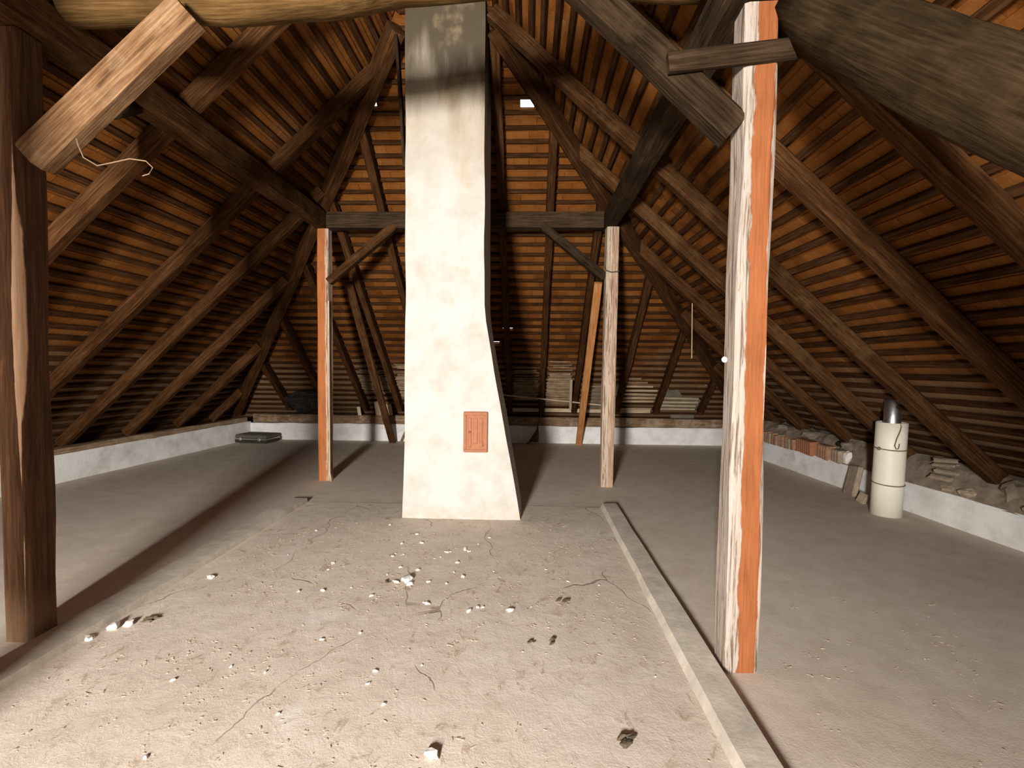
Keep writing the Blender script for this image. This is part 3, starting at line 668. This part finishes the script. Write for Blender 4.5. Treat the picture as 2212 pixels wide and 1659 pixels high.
timber('eave_board', (-.5, 9.57, .645), (1.62, 9.57, .64), .025, .1, 'pale_wood', 'pale eave board along the foot of the reed mats', 'board', up=(0, 0, 1), jit=.004, ch=.004)
timber('eave_board', (1.78, 9.57, .64), (2.38, 9.57, .645), .025, .1, 'pale_wood', 'short pale eave board under the bare laths', 'board', up=(0, 0, 1), jit=.004, ch=.004)
def slope_pt(u_, v_, n): a_, b_ = onback(u_, v_, n); return PB.pt(a_, b_, n)
timber('thin_pole', slope_pt(1088, 853, -.012), slope_pt(1298, 875, -.012), .026, .026, 'pale_wood', 'thin pale pole slung under the jack rafters by the reed mat', 'pole', jit=.002, ch=.006)
timber('white_stick', slope_pt(1234, 822, -.09), slope_pt(1232, 884, -.09), .045, .02, 'pale_wood', 'short pale upright stick beside the orange loose board', 'stick', up=(0, 1, 0), jit=.002, ch=.004)
for p0, p1, w_, lab in (((-2.93, 9.45, .5), (-2.95, 9.36, .78), .13, 'pale board offcut standing behind the loose brown board'), ((-2.72, 9.45, .5), (-2.74, 9.37, .73), .12, 'lower pale board offcut standing beside the brown board'), ((-3.32, 9.45, .5), (-3.33, 9.4, .67), .07, 'narrow pale offcut standing by the black sheet')):
    timber('board_offcut', p0, p1, w_, .025, 'pale_wood', lab, 'board', up=(0, 1, 0), jit=.002, ch=.003)
timber('loose_stick', (-2.47, 9.30, .0), (-2.30, 9.36, .42), .035, .03, 'plate', 'short stick leaning on the knee wall beside the loose brown board', 'stick', up=(0, 1, 0), jit=.002, ch=.004)
o = MB().add(*tube([(2.74, 9.46, .55), (3.18, 9.44, .555)], .04, 12)).build('grey_tube', 'felt'); tag(o, 'pale grey tube lying on the wall plate under the last jack rafters', 'tube')
# hanging brush
br = empty('hand_brush', (.14, 9.31, 0)); br_m = br.matrix_basis.inverted()
def bpart(nm, vf, m):
    o = MB().add(*vf).build(nm, m); o.parent = br; o.matrix_parent_inverse = Matrix.Translation((-.14, -9.31, 0)); return o
bpart('cord', tube([(.235, 9.30, .71), (.245, 9.29, .58), (.215, 9.29, .48), (.185, 9.29, .38), (.18, 9.3, .30)], .008, 6), 'debris')
bpart('handle', tube([(.182, 9.3, .36), (.178, 9.3, .27)], [.013, .02], 8), 'debris')
V, F = [], []
for i, (z, cx, hw_) in enumerate(((.28, .178, .02), (.22, .165, .04), (.14, .135, .07), (.07, .115, .085), (.045, .11, .083))):
    for k in range(12):
        a = 2*math.pi*k/12; V.append(Vector((cx+math.cos(a)*hw_, 9.31+math.sin(a)*.03, z+(R.uniform(-.012, .012) if i == 4 else 0))))
for i in range(4):
    for k in range(12): F.append((i*12+k, i*12+(k+1) % 12, i*12+12+(k+1) % 12, i*12+12+k))
F += [tuple(range(12)), tuple(range(59, 47, -1))]
bpart('bristles', (V, F), 'debris'); bpart('trailing_tuft', tube([(.05, 9.31, .07), (.02, 9.3, .03), (-.03, 9.28, .006)], [.03, .02, .006], 7), 'debris')
tag(br, 'dark fan-shaped brush hanging on a cord before the white knee wall', 'brush')

# ================================================================ RIGHT KNEE WALL: BED, SLABS, BLOCKS, RUBBLE
def xw(y): return 3.72+(9.44-y)*(4.1-3.72)/(9.44-4.0) if y > 4 else 4.1+(4-y)*.1/6.6
V, F = [], []; ys = [REAR+.1+i*.11 for i in range(int((9.3-REAR)/.11))]; nx = 8
for y in ys:
    for i in range(nx):
        t_ = i/(nx-1); x = xw(y)+.015+t_*.55; base = .29+.30*min(1, t_*2.6)**.8; nz = mnoise.noise(Vector((x*6, y*4, 2)))*.05+mnoise.noise(Vector((x*13, y*11, 5)))*.03
        cap = .6-.93*(x-4.05)+.235; z = min(base+nz*(.3+t_), cap)
        if y > 5.9: z = min(z, cap)
        V.append(Vector((x, y, z)))
for j in range(len(ys)-1):
    for i in range(nx-1): F.append((j*nx+i, j*nx+i+1, j*nx+nx+i+1, j*nx+nx+i))
o = link('mortar_bed', mesh('mortar_bed', V, F, 'mortar'), WR)
y = 8.55; k = 0
while y > 7.25:          # thin tile slabs set upright on the wall
    wd_ = R.uniform(.055, .10); h_ = R.uniform(.15, .19); g = MB().add(*cbox(-.03, .05, -wd_/2, wd_/2, 0, h_, .006)); x = xw(y)+.03+R.uniform(-.008, .01)
    o = g.build('tile_slab', 'brick' if k % 3 else 'brickgrey'); o.location = (x, y, .295); o.rotation_euler = (R.uniform(-.05, .05), R.uniform(-.06, .06), R.uniform(-.1, .1))
    tag(o, 'thin upright tile slab set on the knee wall behind the washed post', 'tile', 'upright tile slabs on the knee wall'); y -= wd_+.006; k += 1
for (y, L_, h_, m, lab) in ((6.98, .44, .2, 'terracotta', 'largest orange clay block on the knee wall, next to the upright slabs'), (6.60, .28, .19, 'brick', 'middle brown clay block on the knee wall'), (6.34, .2, .17, 'brickgrey', 'small dusty clay block next to the white plaster lump')):
    g = MB(); x0, x1 = -.03, .09
    g.add(*cbox(x0, x1, -L_/2, L_/2, 0, h_, .012))
    for q in range(int(L_/.06)): yy = -L_/2+.035+q*.06; g.add(*cbox(x0-.006, x0+.004, yy-.02, yy+.02, .01, h_-.01, .002))
    o = g.build('clay_block', m); o.location = (xw(y)+.03, y, .29); o.rotation_euler = (0, R.uniform(-.04, .04), -.07); tag(o, lab, 'brick')
def chunk(name, loc, r, sc, m, label, cat, seed, rot=(0, 0, 0), group=None, n=9, mm=7, amp=.35):
    o = MB().add(*lump(r, *sc, seed, amp, n, mm)).build(name, m); o.location = loc; o.rotation_euler = rot; tag(o, label, cat, group); return o
chunk('plaster_lump', (xw(6.18)+.05, 6.18, .38), .075, (.7, .7, 1.3), 'chip', 'white plaster lump standing at the end of the clay blocks', 'plaster', 11)
chunk('plaster_lump', (xw(5.58)-.03, 5.58, .13), .1, (.5, .7, 1.3), 'kneewall', 'rounded white plaster bulge on the wall between tilted brick and pipe', 'plaster', 12)
o = MB().add(*cbox(-.03, .03, -.11, .11, 0, .36, .012)).build('tilted_brick', 'brickgrey'); o.location = (3.80, 5.82, 0.0); o.rotation_euler = (-.12, .24, -.15); tag(o, 'dusty half brick leaning upright against the knee wall beside the pipe', 'brick')
o = MB().add(*cbox(-.022, .022, -.05, .05, 0, .12, .008)).build('brick_shard', 'brickgrey'); o.location = (3.72, 5.52, 0); o.rotation_euler = (.25, .3, .3); tag(o, 'small brick shard on the floor between tilted brick and pipe', 'brick')
for i, (px_, y, z, r, sx, sy, sz) in enumerate(((.14, 7.75, .60, .10, .8, 1.6, .5), (.16, 7.05, .58, .1, .9, 1.5, .5), (.14, 6.3, .55, .09, .9, 1.4, .6), (.2, 5.75, .57, .08, 1, 1.4, .7))):
    chunk('mortar_lump', (xw(y)+px_, y, z-.03), r, (sx, sy, sz), 'mortar', 'lump of grey mortar on the ledge above the clay blocks', 'rubble', 20+i, (0, 0, i), 'mortar lumps above the clay blocks')
o = MB().add(*tube([(xw(6.35)+.10, 6.33, .52), (xw(6.35)+.12, 6.4, .53), (xw(6.35)+.12, 6.48, .51)], [.03, .045, .03], 9)).build('tar_clod', 'black'); tag(o, 'small black clod lying on the ledge over the clay blocks', 'rubble')
# broken tile stack and stones past the pipe
for k in range(4):
    pts = []; V, F = [], []
    for i in range(9):
        a = math.pi*(.12+.76*i/8); 
        for rr in (.10, .118):
            for yy in (-.09, .09): V.append(Vector((math.cos(a)*rr, yy+R.uniform(-.012, .012), math.sin(a)*rr*.75)))
    for i in range(8):
        o_ = i*4; F += [(o_, o_+1, o_+5, o_+4), (o_+2, o_+6, o_+7, o_+3), (o_, o_+4, o_+6, o_+2), (o_+1, o_+3, o_+7, o_+5)]
    F += [(0, 2, 3, 1), (32, 33, 35, 34)]
    o = link('broken_ridge_tile', mesh('broken_ridge_tile', V, F, 'brickgrey')); o.location = (xw(5.0)+.13+k*.012-.03*(k == 0), 4.94+.012*k, .36+k*.055); o.rotation_euler = (R.uniform(-.12, .12), .35+R.uniform(-.15, .15), R.uniform(-.3, .3)+.5)
    tag(o, ('lowest', 'second lowest', 'third lowest', 'topmost')[k]+' broken curved tile in the small stack on the ledge past the pipe', 'tile', 'stack of broken curved tiles')
chunk('stone', (xw(4.33)+.12, 4.32, .44), .105, (.8, .9, 1.0), 'mortar', 'rounded rubble stone on the dark ledge farther along from the curved tiles', 'rubble', 31)
chunk('stone', (xw(4.62)+.05, 4.64, .35), .06, (1, 1.2, .7), 'brickgrey', 'small pale rubble stone beside the rounded stone on the ledge', 'rubble', 32)
chunk('stone', (xw(4.1)+.05, 4.10, .35), .055, (1, 1.3, .7), 'mortar', 'small dark rubble stone at the wall edge past the rounded stone', 'rubble', 33)
chunk('stone', (xw(4.8)+.05, 4.84, .34), .045, (1, 1.3, .8), 'brickgrey', 'small rubble stone lying below the curved tiles', 'rubble', 34)

# ================================================================ STRINGS, WIRES
def line(name, pts, r, m, label, cat): o = MB().add(*tube(pts, r, 6)).build(name, m); tag(o, label, cat); return o
line('string', [(2.17, 6.6, 2.37), (2.175, 6.6, 2.0), (2.18, 6.6, 1.62)], .006, 'string', 'yellowed string hanging straight down from a rafter of the pipe side', 'string')
line('string', [(.992, 2.48, 2.4), (.985, 2.48, 1.95), (.982, 2.48, 1.55)], .002, 'wire', 'thin string hanging along the edge of the washed post', 'string')
o = chunk('insulator', (.982, 2.48, 1.54), .014, (1, 1, 1.1), 'ceramic', 'small white ceramic insulator on the edge of the washed post', 'insulator', 41, amp=.1)
line('wire', [(-2.324, 2.452, 2.640), (-2.317, 2.452, 2.612), (-2.289, 2.452, 2.546), (-2.217, 2.452, 2.504), (-2.144, 2.452, 2.518), (-2.046, 2.452, 2.538), (-1.961, 2.452, 2.526), (-1.926, 2.452, 2.493), (-1.946, 2.452, 2.461), (-1.980, 2.452, 2.452)], .003, 'wire', 'curled loose wire dangling from the tan knee brace', 'wire')
line('cable', [(-2.545, 6.115, 2.3), (-2.543, 6.112, 1.2), (-2.54, 6.11, .1), (-2.52, 6.10, .0)], .0075, 'string', 'pale cable running down the edge of the orange far post', 'cable')
line('wire', [(.90, 6.03, 2.73), (.93, 6.0, 2.67), (.99, 6.0, 2.65), (1.08, 6.01, 2.66), (1.1, 6.05, 2.67)], .006, 'debris', 'dark wire tied round the pale far post at its brace', 'wire')
timber('log_stub', (-2.50, 2.88, 3.0), (-2.70, 3.30, 3.25), .095, .095, 'log', 'round log stub sticking out behind the tan knee brace', 'beam', rnd=True, jit=.004)

# ================================================================ FLOOR LITTER
def flat_chip(name, x, y, r, m, seed, h=.35, rot=0):
    o = MB().add(*lump(r, 1, R.uniform(.5, .9), h, seed, .5, 6, 4)).build(name, m); o.location = (x, y, r*h*.6); o.rotation_euler = (R.uniform(-.1, .1), R.uniform(-.1, .1), rot); return o
chips = [(-.36, 1.80, .034), (-.83, 3.30, .048), (-.80, 3.24, .03), (-.9, 3.27, .022), (-2.21, 3.27, .032), (-2.33, 2.62, .05), (-2.27, 2.65, .035), (-2.36, 2.5, .032), (-.35, 2.9, .022), (-.1, 2.92, .024), (-.62, 2.98, .018), (-1.35, 3.12, .02), (-1.5, 3.1, .016)]
for _ in range(34): chips.append((-.75+R.gauss(0, .35), 3.65+R.gauss(0, .45), R.uniform(.008, .02)))
for _ in range(22): chips.append((R.uniform(-2.2, .7), R.uniform(1.7, 4.4), R.uniform(.006, .014)))
for i, (x, y, r) in enumerate(chips):
    o = flat_chip('plaster_chip', x, y, r, 'chip', i+50, .4, R.uniform(0, 6))
    big = {0: 'largest white plaster chip alone on the near floor, casting a small shadow', 1: 'white plaster chip biggest of the cluster before the chimney', 4: 'single white plaster chip beside the crumbling sill', 5: 'broken pale plaster flake on the crumbling sill near the dark post'}
    tag(o, big.get(i, 'small white plaster chip on the trodden middle floor'), 'plaster chip', 'plaster chips on the floor')
for i, (x, y, r, lab) in enumerate(((.42, 1.90, .035, 'dark leafy debris clump on the near floor beside the sill'), (.235, 3.05, .03, 'dark debris clump on the floor ahead of the pale dust patch'), (.15, 2.6, .026, 'curved dark scrap in the pale dust patch'), (.03, 2.58, .02, 'tiny dark scrap beside the curved scrap on the dust patch'), (-2.2, 2.71, .035, 'dark splinter on the crumbling sill by the dark post'), (-.96, 3.27, .018, 'tiny dark scrap next to the white chip cluster'))):
    g = MB()
    for k in range(5): V, F = lump(r*R.uniform(.3, .6), 1.6, .6, .5, 80+i*7+k, .5, 6, 4); c_ = Vector((R.uniform(-r, r), R.uniform(-r, r), r*.12)); g.add([v+c_ for v in V], F)
    o = g.build('debris_clump', 'debris'); o.location = (x, y, .004); o.rotation_euler = (0, 0, R.uniform(0, 6)); tag(o, lab, 'debris')
g = MB()
for _ in range(1500):
    x = R.uniform(-2.3, .72); y = R.uniform(1.2, 4.55)
    if R.random() < .12: x = R.uniform(1.15, 2.6); y = R.uniform(1.3, 3.2)
    if mnoise.noise(Vector((x*1.6, y*1.6, 3))) < R.uniform(-.35, .25): continue
    cx, cy = x, y
    for k in range(R.randint(1, 4)):
        r = R.uniform(.003, .0095)*(.6+.4*min(1, y/3)); V, F = lump(r, R.uniform(.8, 1.8), R.uniform(.5, 1), .28, R.random()*90, .6, 5, 3); a = R.uniform(0, 6.28)
        g.add([Vector((cx+v.x*math.cos(a)-v.y*math.sin(a), cy+v.x*math.sin(a)+v.y*math.cos(a), r*.1+v.z)) for v in V], F); cx += R.uniform(-.03, .03); cy += R.uniform(-.03, .03)
o = g.build('dirt_crumbs', 'dirt'); tag(o, 'brown dirt crumbs and flakes trodden over the middle floor', 'dirt', kind='stuff')
